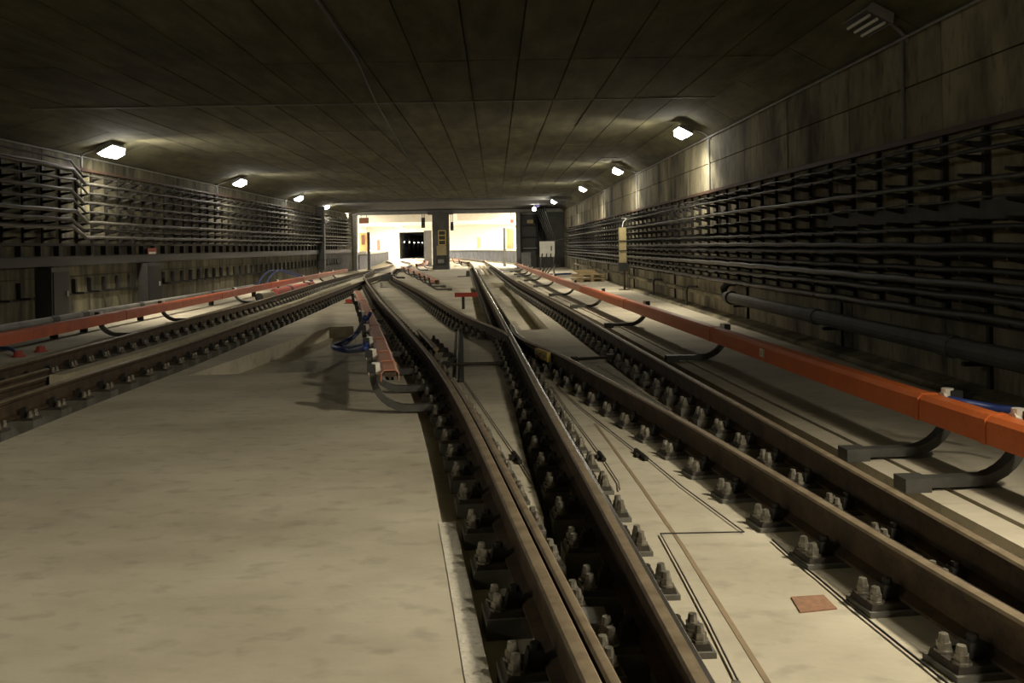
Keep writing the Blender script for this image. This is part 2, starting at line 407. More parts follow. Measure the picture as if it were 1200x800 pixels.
# ---------------------------------------------------------------- station beyond the portal
YS = 124.0
def struct(name, a, b, m): return tag(MB().b2(a, b).build(name, m), kind='structure')
struct('wall_station_left', (-17.5, YP + .6, 0), (-17.2, YS, 5.4), 'tileW')
struct('wall_station_right', (6.5, YP + .6, 0), (6.8, YS, 5.4), 'tileW')
struct('wall_station_end', (-8.6, YS, 0), (8, YS + .3, 5.4), 'tileW')
struct('wall_station_end_left', (-17.5, YS, 0), (T(468, 280, YS).x, YS + .3, 5.4), 'tileW')
struct('ceiling_station', (-17.5, YP + .6, 4.35), (8, YS, 4.6), 'tileW')
struct('trim_5', (-17.5, 70, 3.45), (-4.8, 70.5, 4.35), 'tileW')
struct('trim_6', (-3.0, 74, 3.6), (8, 74.5, 4.35), 'tileW')
struct('wall_station_lintel', (T(468, 280, YS).x, YS, T(480, 272, YS).z), (-8.6, YS + .3, 5.4), 'tileW')
tunx0, tunx1 = T(468, 280, YS).x, -8.6
struct('wall_bore_left', (tunx0 - .3, YS + .3, 0), (tunx0, YS + 70, 4.2), 'dgrey'); struct('wall_bore_right', (tunx1, YS + .3, 0), (tunx1 + .3, YS + 70, 4.2), 'dgrey')
struct('ceiling_bore', (tunx0 - .3, YS + .3, T(480, 272, YS).z), (tunx1 + .3, YS + 70, 4.6), 'dgrey'); struct('wall_bore_end', (tunx0 - .3, YS + 70, 0), (tunx1 + .3, YS + 70.3, 4.4), 'black')
struct('floor_bore', (tunx0, YS + 4, -.1), (tunx1, YS + 70, 0), 'dgrey')
for k in range(8):
    yy = YS + 6 + k * 8
    o = MB().box((0, 0, 0), (.08, .3, .12)).build('bulkhead_lamp', 'dot'); o.location = (tunx0 + .08, yy, 2.3)
    tag(o, 'tiny white lamp in the row along the dark far tunnel', 'lamp', 'lamps in the far tunnel')
# platforms
def platform(name, edge, back, label, mats=('tileW', 'plinth')):
    o = empty(name, (edge[0][0], edge[0][1], 0), label, 'platform'); ox, oy = edge[0]
    m = MB(); n = len(edge)
    for (x0, y0), (x1, y1) in zip(edge[:-1], edge[1:]):
        m.add([(x0 - ox, y0 - oy, 1.08), (x1 - ox, y1 - oy, 1.08), (back - ox, y1 - oy, 1.08), (back - ox, y0 - oy, 1.08),
               (x0 - ox, y0 - oy, 1.28), (x1 - ox, y1 - oy, 1.28), (back - ox, y1 - oy, 1.28), (back - ox, y0 - oy, 1.28)],
              [(0, 1, 5, 4), (1, 2, 6, 5), (2, 3, 7, 6), (3, 0, 4, 7), (4, 5, 6, 7), (3, 2, 1, 0)])
    m.build('deck', mats[0], o)
    s = 1 if back > edge[0][0] else -1
    m = MB()
    for (x0, y0), (x1, y1) in zip(edge[:-1], edge[1:]):
        m.add([(x0 + s * .5 - ox, y0 - oy, -.05), (x1 + s * .5 - ox, y1 - oy, -.05), (x1 + s * .5 - ox, y1 - oy, 1.08), (x0 + s * .5 - ox, y0 - oy, 1.08)], [(0, 1, 2, 3)])
    m.add([(edge[0][0] + s * .5 - ox, 0, -.05), (back - ox, 0, -.05), (back - ox, 0, 1.08), (edge[0][0] + s * .5 - ox, 0, 1.08)], [(0, 1, 2, 3)])
    m.build('plinth', mats[1], o)
    return o
platform('station_platform', [(-9.15, 65), (-10.0, 80), (-11.3, 95), (-13, 116)], -17.19, 'bright station platform seen through the left tunnel mouth')
platform('station_platform', [(2.2, 66), (1.2, 78), (-.6, 92), (-3.6, 106), (-6.4, 114)], 6.49, 'bright curving station platform seen through the right tunnel mouth')
def panel(name, px0, px1, Y, m, label, cat, d=.15, extra=None):
    a, b = T(px0[0], px1[1], Y), T(px1[0], px0[1], Y); a.z = 1.31
    o = empty(name, ((a.x + b.x) / 2, Y, a.z), label, cat); wx, hz = (b.x - a.x) / 2, b.z - a.z
    MB().b2((-wx, 0, 0), (wx, d, hz)).build('panel', m, o)
    MB().b2((-wx - .03, d * .4, -.03), (wx + .03, d, hz + .03)).build('frame', 'grey', o)
    if extra: extra(o, wx, hz)
    return o
panel('wall_panel_board', (421, 273), (430, 295), 68, 'tileO', 'ochre wall panel with a dark window beside the left tunnel mouth', 'panel', extra=lambda o, a, h: MB().b2((-a * .4, -.05, h * .35), (a * .4, 0, h * .9)).build('window', 'brown', o))
panel('station_door', (594, 268), (602, 288), 72, 'tileO', 'brown wooden panel right of the grey post in the right tunnel mouth', 'panel', extra=lambda o, a, h: [MB().b2((-a + 2 * a * k / 4 - .02, -.02, 0), (-a + 2 * a * k / 4 + .02, 0, h)).build('batten', 'brown', o) for k in range(1, 4)])
def person_like_post(px, y0, y1, Y, wpx, m, label, cat='post'):
    a = T(px, y1, Y); b = T(px, y0, Y); a.z = 1.28 if Y > 80 else 0; r = wpx * Y / F / 2
    o = empty('steel_post', (a.x, Y, max(a.z, 0)), label, cat); hgt = b.z - max(a.z, 0)
    MB().b2((-r, -r, 0), (r, r, hgt)).build('shaft', m, o); MB().b2((-r * 1.5, -r * 1.5, 0), (r * 1.5, r * 1.5, .06)).build('foot', m, o)
    return o
person_like_post(432.5, 272, 314, YP + 1.5, 3, 'dgrey', 'dark steel post standing in the left tunnel mouth')
person_like_post(591.5, 267, 309, YP + 6, 3, 'grey', 'grey steel post standing in the right tunnel mouth')
person_like_post(502, 270, 306, 72, 9, 'grey', 'lit grey concrete pillar just left of the dark column', 'pillar')
person_like_post(443.5, 281, 293, 84, 3, 'brown', 'dark brown upright on the far left platform')
person_like_post(561, 278, 289, 100, 4, 'ypost', 'beige upright on the far right platform')
def hang_sign(px0, px1, Y, m, label, cat='sign', ztop=4.3, extra=None):
    a, b = T(px0[0], px1[1], Y), T(px1[0], px0[1], Y)
    o = empty('hanging_sign', ((a.x + b.x) / 2, Y, a.z), label, cat); wx, hz = (b.x - a.x) / 2, b.z - a.z
    MB().b2((-wx, -.1, 0), (wx, .1, hz)).build('case', m, o)
    for s in (-.6, .6): MB().cyl((wx * s, 0, hz), (wx * s, 0, ztop - a.z), .025, 6).build('hanger', 'dgrey', o)
    if extra: extra(o, wx, hz)
    return o
hang_sign((421, 255), (432, 262), 66, 'brown', 'dark blank sign box hung in the left tunnel mouth')
hang_sign((483, 253), (490.5, 260), 78, 'green', 'greenish sign panel hung left of the black signal')
hang_sign((500, 253.5), (506.5, 260), 78, 'green', 'greenish sign panel hung against the dark column')
hang_sign((558, 252.5), (562, 257), 80, 'green', 'small green sign hung in the right tunnel mouth')
hang_sign((598, 257), (602, 261), 70, 'brown', 'small brown box hung at the right end of right tunnel mouth')
def signal(px0, px1, Y, label):
    def lens(o, a, h):
        for k in range(3): MB().cyl((0, -.1, h * (k + .5) / 3), (0, -.16, h * (k + .5) / 3), min(a, h / 6) * .7, 10).build('lens', 'dgrey', o)
    o = hang_sign(px0, px1, Y, 'black', label, 'signal', extra=lens); o.name = 'railway_signal'
signal((494, 255), (498, 267), 64, 'black railway signal hung on a rod left of the dark column')
signal((528, 260), (531.3, 270), 64, 'black railway signal hung right of the dark column')
# station ceiling light strips with their light
def strip(x, y0, y1, z, n, pw_, label):
    o = empty('light_strip', (x, y0, z), label, 'lamp', 'station light strips')
    MB().b2((-.15, 0, 0), (.15, y1 - y0, .1)).build('housing', 'white', o)
    MB().b2((-.12, .05, -.05), (.12, y1 - y0 - .05, 0)).build('diffuser', 'slamp', o)
    for k in range(n):
        L = bpy.data.lights.new('strip_light', 'AREA'); L.shape = 'RECTANGLE'; L.size = .3; L.size_y = (y1 - y0) / n; L.energy = pw_; L.color = COOL
        lo = link(bpy.data.objects.new('strip_light', L), o); lo.location = (0, (y1 - y0) * (k + .5) / n, -.07)
strip(-12.5, 64, 122, 4.24, 3, STATION_W, 'long bright light strip over the left station platform')
strip(2.6, 66, 122, 4.24, 3, STATION_W, 'long bright light strip over the right station platform')

# ---------------------------------------------------------------- fastenings
def bolt_mb(m, c, s=1.0, mi=0):
    c = Vector(c)
    m.cyl(c, c + Vector((0, 0, .009 * s)), .034 * s, 8, mi)
    m.cyl(c + Vector((0, 0, .009 * s)), c + Vector((0, 0, .034 * s)), .026 * s, 6, mi)
    m.cyl(c + Vector((0, 0, .034 * s)), c + Vector((0, 0, .062 * s)), .021 * s, 8, mi, r2=.016 * s)
    return m
bolt_me = bolt_mb(MB(), (0, 0, 0)).mesh('bolt', 'bolt')
def clip_mb(m, side, mi=0):
    m.box((side * .088, 0, .075), (.075, .075, .05), mi, taper=.75)
    m.cyl((side * .088, 0, .1), (side * .088, 0, .122), .02, 6, mi)
    return m
clip_me = {s: clip_mb(MB(), s).mesh('spring_clip', 'clip') for s in (-1, 1)}
def plate_mb(m, mi=0, pi=1, side=0):
    a, b = (-.215, .215) if side == 0 else ((-.10, .215) if side > 0 else (-.215, .10))
    m.b2((a, -.10, -.11), (b, .10, .022), pi)
    m.box(((a + b) / 2, 0, .034), ((b - a) * .95, .17, .024), mi, taper=.96)
    return m
plate_me = {s: plate_mb(MB(), side=s).mesh('base_plate', ['plate', 'pad']) for s in (0, -1, 1)}
def full_mb(m, side, simple):
    plate_mb(m, 0, 1, side)
    for s in (-1, 1):
        if side and s != side: continue
        m.box((s * .088, 0, .085), (.075, .075, .09), 3, taper=.6)
        for t in (-.05, .05):
            if simple: m.box((s * .165, t, .075), (.045, .045, .06), 2, taper=.5)
            else: bolt_mb(m, (s * .165, t, .046), 1, 2)
    return m
full_me = {s: full_mb(MB(), s, False).mesh('base_plate', ['plate', 'pad', 'bolt', 'clip']) for s in (0, -1, 1)}
def fasten(rail, P, y0, y1, pitch=.55, near=9.0, mid=22.0, side=0, start=.2, zoff=0.0):
    far = MB(); sm = full_mb(MB(), side, True)
    for p, t in resample(P, pitch, start):
        if not y0 <= p.y <= y1: continue
        rz = math.atan2(-t.x, t.y)
        if p.y < near:
            b = inst('base_plate', plate_me[side], rail, (p.x, p.y, zoff), rz)
            for s in (-1, 1):
                if side and s != side: continue
                inst('spring_clip', clip_me[s], b)
                for q in (-.05, .05): inst('bolt', bolt_me, b, (s * .165, q, .046), random.random())
        elif p.y < mid:
            inst('base_plate', full_me[side], rail, (p.x, p.y, zoff), rz)
        else:
            R = Matrix.Rotation(rz, 4, 'Z'); R.translation = (p.x, p.y, zoff)
            far.add([R @ Vector(v) for v in sm.v], sm.f, 0); far.m[-len(sm.m):] = sm.m
    if far.v: tag(far.build('distant_fastenings', ['plate', 'pad', 'bolt', 'clip'], rail), kind='stuff')

# ---------------------------------------------------------------- rails
def rail_prof(hw=.036, shine=0, foot=.0625):
    z0 = .046
    p = [(-foot, z0), (-foot, z0 + .013), (-.014, z0 + .03), (-.009, RT - .05), (-hw + .003, RT - .036), (-hw, RT - .01), (-hw + .009, RT),
         (-hw * .3, RT + .001), (hw * .3, RT + .001), (hw - .009, RT), (hw, RT - .01), (hw - .003, RT - .036), (.009, RT - .05), (.014, z0 + .03), (foot, z0 + .013), (foot, z0)]
    mi = [0] * len(p)
    for k in (6, 7, 8): mi[k] = 1
    mi[5] = mi[9] = 1
    if shine < 0: mi[5] = mi[6] = 2; p[6] = (-hw + .004, RT - .006); p[7] = (-hw * .45, RT + .001)
    if shine > 0: mi[8] = mi[9] = 2; p[9] = (hw - .004, RT - .006); p[8] = (hw * .35, RT + .001)
    return p, mi
def rail(name, P, label, hw=.036, shine=0, foot=.0625, cat='rail', group=None, fast=None):
    o = empty(name, (0, 0, 0), label, cat, group)
    o.location = (P[0].x, P[0].y, 0)
    pr, mi = rail_prof(hw, shine, foot)
    Q = [p - P[0] for p in P]
    MB().sweep(Q, pr, mi).build('rail_profile', ['rust', 'head', 'steel'], o)
    if fast:
        n0 = len(o.children)
        fasten(o, P, **fast)
        for c in o.children[1:] if False else list(o.children):
            if c.name.startswith('rail_profile'): continue
            c.location = Vector(c.location) - Vector((P[0].x, P[0].y, 0))
    return o
rA = rail('running_rail', offset(LA, -.024), 'rusty left rail of the crossover beside the wide bare slab', hw=.030, fast=dict(y0=1.9, y1=40, start=.1, side=0))
blade = rail('switch_rail', clipY(offset(LA, .040), 1.2, 9.2), 'thin switch blade pressed against the rusty left crossover rail', hw=.022, foot=.03, cat='rail')
p = G(690, 722, .05) - blade.location; MB().box((p.x, p.y, .04), (.14, .17, .03)).build('slide_plate', 'gpipe', blade)
rB = rail('running_rail', LB, 'straight rail with a bright polished edge running through the crossing', shine=1, fast=dict(y0=1.9, y1=60, start=.3))
rCa = rail('running_rail', LCa, 'brown curved rail leading from the crossing to the left tunnel mouth', fast=dict(y0=14.5, y1=60, start=.2))
rCb = rail('running_rail', LCb, 'rail fanning out from the crossing to the lower right corner', shine=1, fast=dict(y0=1.9, y1=11.9, start=.25))
rD = rail('running_rail', LD, 'rightmost rail lying next to the long orange covered conductor', shine=1, fast=dict(y0=1.9, y1=62, start=.15))
rL1 = rail('running_rail', LL1, 'outer rail of the left track nearest the left wall', fast=dict(y0=2, y1=58, near=0))
rL2 = rail('running_rail', LL2, 'inner rail of the left track beside the pale sleeper strip', fast=dict(y0=2, y1=35, near=0))
# guard rails of the left track and the pale strip
g1 = [flat([G(-60, 467.5, RT + .03)])[0], flat([G(0, 452, RT + .03)])[0], flat([G(82, 430, RT + .03)])[0]]
rail('guard_rail', g1, 'short guard rail ending beside the pale strip on the left track', hw=.03)
g2 = [flat([G(-60, 460, RT)])[0], flat([G(0, 446.5, RT)])[0], flat([G(55, 431.5, RT)])[0]]
rail('guard_rail', g2, 'shorter guard rail inside the left track, behind the first', hw=.03)
ks = offset(clipY(LL2, 9.4, 34), -.19)
o = empty('sleeper_strip', (ks[0].x, ks[0].y, 0), 'pale timber strip running along the inner rail of the left track', 'strip')
for k in range(0, len(ks) - 1, 8):
    seg = [p - ks[0] for p in ks[k:k + 9]]
    MB().sweep(seg, [(-.10, -.11), (-.10, .255), (.06, .255), (.06, -.11)]).build('timber', 'kerb', o)
# crossing details
def thing_box(name, a, b, m, label, cat, parts=None):
    o = empty(name, ((a[0] + b[0]) / 2, (a[1] + b[1]) / 2, a[2]), label, cat)
    return o
yp = G(638, 413, .19)
o = empty('crossing_block', (yp.x - .02, yp.y, .1), 'pale yellow block bolted to the side of the crossing rail', 'block')
Rz = Matrix.Rotation(.24, 3, 'Z')
MB().box((0, 0, .06), (.05, .52, .12), R=Rz).build('block', 'yellow', o)
for k in (-.18, 0, .18): MB().cyl(Rz @ Vector((-.02, k, .07)), Rz @ Vector((-.05, k, .07)), .025, 6).build('bolt', 'bolt', o)
# short check bar beside the left crossover rail
a, b = G(491, 386, .15), G(511, 407, .15); d = (b - a); L = d.length; o = empty('check_bar', (b.x, b.y, 0), 'short pinkish brown steel bar beside the left crossover rail', 'bar')
pr, mi = rail_prof(.04); MB().sweep([Vector((0, 0, -.08)), Vector((a.x - b.x, a.y - b.y, -.08))], pr, mi).build('bar', ['head', 'head', 'head'], o)
for k in range(5):
    c = Vector((a.x - b.x, a.y - b.y, 0)) * (-.15 + k * .22)
    m = MB(); m.box((c.x + .17, c.y, .03), (.13, .12, .06), taper=.8); bolt_mb(m, (c.x + .17, c.y, .06)); m.build('clamp', 'clip', o)

# ---------------------------------------------------------------- covered conductor rails
def conductor(name, P, label, joints, arms, side, mats, group=None, zb=.26, ht=.175):
    """P runs with growing Y; side = +1 when the running rail lies to the left of the cover"""
    o = empty(name, (P[0].x, P[0].y, 0), label, 'conductor rail', group); P0 = P[0].copy()
    w_, t = .082, .007
    zq = zb + .175 - ht
    pr = [(-w_, zq), (-w_, zb + .145), (-w_ + .03, zb + .175), (w_ - .03, zb + .175), (w_, zb + .145), (w_, zq),
          (w_ - t, zq), (w_ - t, zb + .142), (w_ - .032, zb + .168), (-w_ + .032, zb + .168), (-w_ + t, zb + .142), (-w_ + t, zq)]
    big = [(x * 1.09, zb + (z - zb) * 1.06 - .004) for x, z in pr]
    ys = joints
    for k in range(len(ys) - 1):
        seg = [p - P0 for p in P if ys[k] < p.y < ys[k + 1]]
        def at(y):
            for a, b in zip(P[:-1], P[1:]):
                if a.y <= y <= b.y: return a.lerp(b, (y - a.y) / (b.y - a.y)) - P0
            return (P[0] if y < P[0].y else P[-1]) - P0
        A, B = at(ys[k] + .008), at(ys[k + 1])
        seg = [A] + [s for s in seg if (s - A).length > .05 and (s - B).length > .05] + [B]
        c = MB().sweep(seg, pr).build('cover', mats[min(k, len(mats) - 1)], o)
        if k:
            d = (seg[1] - seg[0]).normalized()
            MB().sweep([seg[0], seg[0] + d * .05], big).build('joint_band', mats[min(k, len(mats) - 1)], c)
    # steel conductor under the hood
    MB().sweep([p - P0 for p in P], [(x_, zb + max(z_, .175 - ht + .01)) for x_, z_ in ((-.035, .02), (-.035, .05), (-.01, .06), (-.01, .11), (-.05, .12), (-.05, .155), (.05, .155), (.05, .12), (.01, .11), (.01, .06), (.035, .05), (.035, .02))]).build('conductor', 'rust', o)
    # curved arms
    key = 'arm%d' % side
    if key not in ARM:
        path = [(-.58, .05), (-.20, .05)] + [(-.18 + .33 * math.sin(t * math.pi / 16), .38 - .33 * math.cos(t * math.pi / 16)) for t in range(1, 9)] + [(.15, zb + .17)]
        m = MB(); hw, th = .045, .06
        vs = []
        for i, (x, z) in enumerate(path):
            x0, z0 = path[max(i - 1, 0)]; x1, z1 = path[min(i + 1, len(path) - 1)]
            l = math.hypot(x1 - x0, z1 - z0); nx, nz = -(z1 - z0) / l, (x1 - x0) / l
            for yy in (-hw, hw):
                for s in (-1, 1): vs.append((side * (x + nx * th / 2 * s), yy, z + nz * th / 2 * s))
        fs = []
        for i in range(len(path) - 1):
            k = i * 4
            fs += [(k, k + 4, k + 5, k + 1), (k + 2, k + 3, k + 7, k + 6), (k, k + 2, k + 6, k + 4), (k + 1, k + 5, k + 7, k + 3)]
        fs += [(0, 1, 3, 2), (4 * len(path) - 4, 4 * len(path) - 2, 4 * len(path) - 1, 4 * len(path) - 3)]
        m.add(vs, fs)
        m.box((side * -.55, 0, .042), (.16, .15, .084))
        ARM[key] = m.mesh('support_arm', 'arm')
        m = MB(); m.cyl((side * .19, 0, zb + .13), (side * .075, 0, zb + .15), .045, 10); m.cyl((side * .12, 0, zb + .15), (side * .12, 0, zb + .215), .04, 10)
        ARM[key + 'i'] = m.mesh('insulator', 'ins')
        m = MB(); m.box((side * .16, 0, zb + .17), (.075, .12, .07))
        ARM[key + 'c'] = m.mesh('clamp', 'black')
    for y in arms:
        for a, b in zip(P[:-1], P[1:]):
            if a.y <= y <= b.y:
                p = a.lerp(b, (y - a.y) / (b.y - a.y)); t_ = (b - a).normalized(); break
        else: continue
        q = inst('support_arm', ARM[key], o, p - P0, math.atan2(-t_.x, t_.y))
        inst('insulator', ARM[key + 'i'], q); inst('clamp', ARM[key + 'c'], q)
    return o
ARM = {}
def cline(px, z=.26, near=0.0, dx=0.0):
    P = flat([G(x, y, z) for x, y in px]); P.sort(key=lambda p: p.y)
    if near: P = [P[0] + (P[0] - P[1]).normalized() * near] + P
    return [Vector((p.x + dx, p.y, 0)) for p in smoothed(catmull(P, .5), .8, 3)]
PR = cline([(1200, 538), (1135, 515), (900, 425), (825, 397), (740, 365), (642, 327.5), (603, 311)], near=3.0, dx=.08)
cr1 = conductor('conductor_rail', PR, 'long orange covered conductor rail on curved arms along the right track',
          [2.2, 5.55, 6.34, 11.6, 17.7, 24, 30, 36, 43, 50, 58], [2.6, 5.55, 6.34, 11.7, 16.6, 21.7, 27, 33, 38.5, 44, 47, 52], 1, ['orange', 'orange', 'orange', 'orange', 'orange', 'salmon'])  # far sections in salmon: lamp glare painted into the cover colour
for a, b in zip(PR[:-1], PR[1:]):
    if a.y <= 9.6 <= b.y: p = a.lerp(b, (9.6 - a.y) / (b.y - a.y)) - PR[0]
st = MB().box((-.0845, 0, .345), (.004, .16, .085), 0).box((-.0862, -.055, .345), (.003, .03, .085), 1)
for k in range(3): st.box((-.0865, .02, .325 + k * .018), (.002, .08, .006), 2)
st = st.build('warning_label', ['label', 'yellow', 'grey'], cr1); st.location = p; st['label'] = 'small white and yellow warning sticker'
PLc = cline([(0, 405), (205, 362), (338, 333), (412, 317.5)], near=4, dx=-.03)
conductor('conductor_rail', PLc, 'long orange covered conductor rail along the left track by the left wall',
          [8.2, 17.1, 23.8, 30, 36, 42, 49], [9.5, 16.4, 19.7, 26, 32, 37, 41, 45], -1, ['rorange', 'rorange', 'rorange', 'rorange', 'salmon'])  # farthest sections in salmon: glare and haze put into the colour
PM = cline([(416, 337.5), (424, 350), (436, 375), (447, 403), (457, 434)], z=.43)
conductor('conductor_rail', PM, 'short faded pink covered conductor rail with its open end facing us',
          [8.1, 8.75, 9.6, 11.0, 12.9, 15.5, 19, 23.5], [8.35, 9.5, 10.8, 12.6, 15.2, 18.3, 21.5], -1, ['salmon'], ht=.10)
PN = cline([(471, 311.5), (480, 315), (490, 318.5), (512, 328)], z=.43)
conductor('conductor_rail', PN, 'short pink covered conductor rail left of the column base',
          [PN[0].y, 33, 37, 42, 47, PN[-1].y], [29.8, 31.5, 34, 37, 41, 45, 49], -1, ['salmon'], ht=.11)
conductor('conductor_rail', [Vector(p) for p in catmull([Vector((-5.0, 58, 0)), Vector((-4.9, 64, 0)), Vector((-5.6, 74, 0)), Vector((-7.6, 88, 0))], 1.0)],
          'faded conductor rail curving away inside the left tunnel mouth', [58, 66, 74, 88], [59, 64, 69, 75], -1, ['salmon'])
conductor('conductor_rail', [Vector(p) for p in catmull([Vector((-2.5, 68, 0)), Vector((-3.0, 76, 0)), Vector((-5.4, 92, 0))], 1.0)],
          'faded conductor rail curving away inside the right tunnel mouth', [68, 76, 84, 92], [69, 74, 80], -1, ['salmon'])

# ---------------------------------------------------------------- wall lamps
def lamp_mesh_parts():
    hb = MB(); L = .66
    prof = [(-.17, .0), (-.13, .10), (.13, .10), (.17, .0)]
    vs = [(x, -L / 2, z) for x, z in prof] + [(x, L / 2, z) for x, z in prof]
    hb.add(vs, [(3, 2, 1, 0), (4, 5, 6, 7), (0, 1, 5, 4), (1, 2, 6, 5), (2, 3, 7, 6), (3, 0, 4, 7)])
    df = MB(); prof = [(-.16, -.001), (-.10, -.10), (.10, -.10), (.16, -.001)]
    vs = [(x, -L / 2 + .015, z) for x, z in prof] + [(x * .9, L / 2 - .015, z * .9) for x, z in prof]
    df.add(vs, [(0, 1, 2, 3), (7, 6, 5, 4), (0, 4, 5, 1), (1, 5, 6, 2), (2, 6, 7, 3), (3, 7, 4, 0)])
    return hb.mesh('housing', 'grey'), df.mesh('diffuser', 'lamp')
HB, DF = lamp_mesh_parts()
def wall_lamp(pos, side, label, power, lit=True, group=None, ytilt=.42, size=1.0):
    o = empty('wall_lamp', pos, label, 'lamp', group)
    ang = math.radians(28) * side      # tilts the open face towards the middle of the tunnel
    tilt = bpy.data.objects.new('housing', HB); link(tilt, o); tilt.rotation_euler = (0, ang, 0); tilt.scale = (size,) * 3
    if lit:
        d = bpy.data.objects.new('diffuser', DF); link(d, o); d.rotation_euler = (0, ang, 0); d.scale = (size,) * 3
        Ld = bpy.data.lights.new('lamp_light', 'AREA'); Ld.shape = 'RECTANGLE'; Ld.size = .26; Ld.size_y = .6; Ld.energy = power; Ld.color = WARM
        lo = link(bpy.data.objects.new('lamp_light', Ld), o)
        nrm = Vector((-math.sin(ang), ytilt, -math.cos(ang))); lo.rotation_euler = nrm.to_track_quat('-Z', 'Y').to_euler(); lo.location = (-math.sin(ang) * .16, 0, -math.cos(ang) * .16)
    else:
        for k in (-.09, 0, .09):
            m = MB().cyl((k, -.3, -.035), (k, .3, -.035), .019, 8).build('tube', 'tube', o); m.rotation_euler = (0, ang, 0)
        m = MB().b2((-.15, -.31, -.012), (.15, .31, -.002)).build('reflector', 'dgrey', o); m.rotation_euler = (0, ang, 0)
    xw = (XR if side > 0 else XL) - pos[0]
    # bracket to the wall head and the feed conduit down to the cable rack
    MB().tube([(0, .0, .1), (side * .12, 0, .13), (xw * .8, 0, ZW - pos[2] + .02), (xw, 0, ZW - pos[2] - .1)], .022, 6).build('bracket', 'grey', o)
    MB().tube([(xw - side * .03, .12, ZW - pos[2] - .05), (xw - side * .03, .12, 2.6 - pos[2])], .022, 6).build('conduit', 'grey', o)
    return o
zl = H + 2.36
for k, (px, py) in enumerate([(800, 155), (724, 200), (683, 221), (649, 236)]):
    p = T(px, py, F * 2.36 / -ray(px, py)[1])
    wall_lamp(p, 1, ['nearest lit lamp', 'second lit lamp', 'third lit lamp', 'fourth lit lamp'][k] + ' on the right wall haunch', LAMP_W, group='lamps on the right wall')
for k, (px, py) in enumerate([(131, 177), (281, 213.5), (350, 232), (382, 242), (405, 249)]):
    Y = F * 2.36 / -ray(px, py)[1]; p = T(px, py, min(Y, 60.8))
    wall_lamp(p, -1, ['nearest large lit lamp', 'second lit lamp', 'third lit lamp', 'fourth lit lamp', 'farthest lit lamp'][k] + ' on the left wall haunch', LAMP_W * (1.5 if k == 0 else 1.0), group='lamps on the left wall', size=1.2 if k == 0 else 1.1, ytilt=.75 if k == 0 else .45)
p = T(1016, 27, F * 2.42 / -ray(1016, 27)[1])
wall_lamp(p, 1, 'unlit lamp with bare tubes high on the right wall', 0, lit=False, group='lamps on the right wall')
# the rows of lamps go on past the frame
wall_lamp((-8.95, 1.2, zl), -1, 'lit lamp on the left wall behind the viewer', LAMP_W * .6, group='lamps on the left wall', ytilt=0)
wall_lamp((4.1, -.4, zl), 1, 'lit lamp on the right wall behind the viewer', LAMP_W * 1.0, group='lamps on the right wall', ytilt=0)
# strong work floodlight at the right wall just outside the view: lights the near track
fl = empty('floodlight', (4.25, 3.6, 3.45), 'work floodlight on the right wall just outside the view', 'lamp')
MB().b2((-.05, -.2, -.15), (.25, .2, .15)).build('housing', 'grey', fl); MB().b2((.2, -.04, -.04), (.48, .04, .04)).build('bracket', 'grey', fl)
Ld = bpy.data.lights.new('floodlight_beam', 'SPOT'); Ld.energy = NEAR_W; Ld.spot_size = math.radians(120); Ld.spot_blend = .8; Ld.shadow_soft_size = .16; Ld.color = WARM
lo = link(bpy.data.objects.new('floodlight_beam', Ld), fl); lo.location = (-.12, 0, -.02)
lo.rotation_euler = (Vector((-2.4, 4.6, 0)) - Vector((4.13, 3.6, 3.43))).to_track_quat('-Z', 'Y').to_euler()
# conduits at the head of both walls, conduit across the ceiling
for X, s, lb in ((XR, 1, 'right'), (XL, -1, 'left')):
    m = MB().tube([(0, 0, 0), (0, 58, 0)], .02, 6).build('conduit', 'gpipe'); m.location = (X - s * .05, 2, ZW - .05)
    tag(m, f'thin conduit along the head of the {lb} wall under the haunch', 'conduit')
cpts = [T(x, y, F * 2.60 / -ray(x, y)[1]) for x, y in ((370, 0), (415, 65), (440, 120), (475, 180), (505, 220))]
cpts = [cpts[0] + (cpts[0] - cpts[1])] + cpts + [Vector((cpts[-1].x - .2, 50.0, cpts[-1].z)), T(514, 246, 60.9)]
o = MB().tube([p - cpts[0] for p in cpts], .02, 6).build('ceiling_conduit', 'pipe'); o.location = cpts[0]
tag(o, 'long straight conduit running along the ceiling to the column head', 'conduit')

# ---------------------------------------------------------------- cable racks and cables
def cable_rack(side, zlo, zhi, zs, y0, y1, label, px, arm_len):
    X = XR if side > 0 else XL
    o = empty('cable_rack', (X, y0, zlo), label, 'cable rack')
    m = MB().b2((-side * .07, -.03, 0), (-side * .02, .03, zhi - zlo))
    for z in zs:
        zz = z - zlo - .03
        m.add([(-side * .07, -.022, zz - .07), (-side * .07, .022, zz - .07), (-side * .07, .022, zz), (-side * .07, -.022, zz), (-side * (.07 + arm_len), -.015, zz - .012), (-side * (.07 + arm_len), .015, zz - .012), (-side * (.07 + arm_len), .015, zz + .012), (-side * (.07 + arm_len), -.015, zz + .012)],
              [(0, 1, 2, 3), (7, 6, 5, 4), (0, 4, 5, 1), (1, 5, 6, 2), (2, 6, 7, 3), (3, 7, 4, 0)])
    me = m.mesh('rack_post', 'rack')
    n = int((y1 - y0) / .8)
    for k in range(n): inst('rack_post', me, o, (0, k * .8, 0))
    for z, mt in ((zhi - zlo, 'rrail'), (0, 'rack')):
        MB().b2((-side * .10, -.2, z - .03), (-side * .02, y1 - y0, z + .03)).build('rail', mt, o)
    return o
RZ = [(H + z, r, m) for z, r, m in ((.93, .020, 'cable'), (.80, .022, 'cable'), (.53, .026, 'gcable'), (.36, .012, 'gcable'), (.10, .026, 'cable'), (-.06, .03, 'cable'), (-.16, .04, 'cable'), (-.30, .032, 'cable'), (-.42, .040, 'gcable'), (-.57, .042, 'gcable'), (-.73, .044, 'gcable'))]
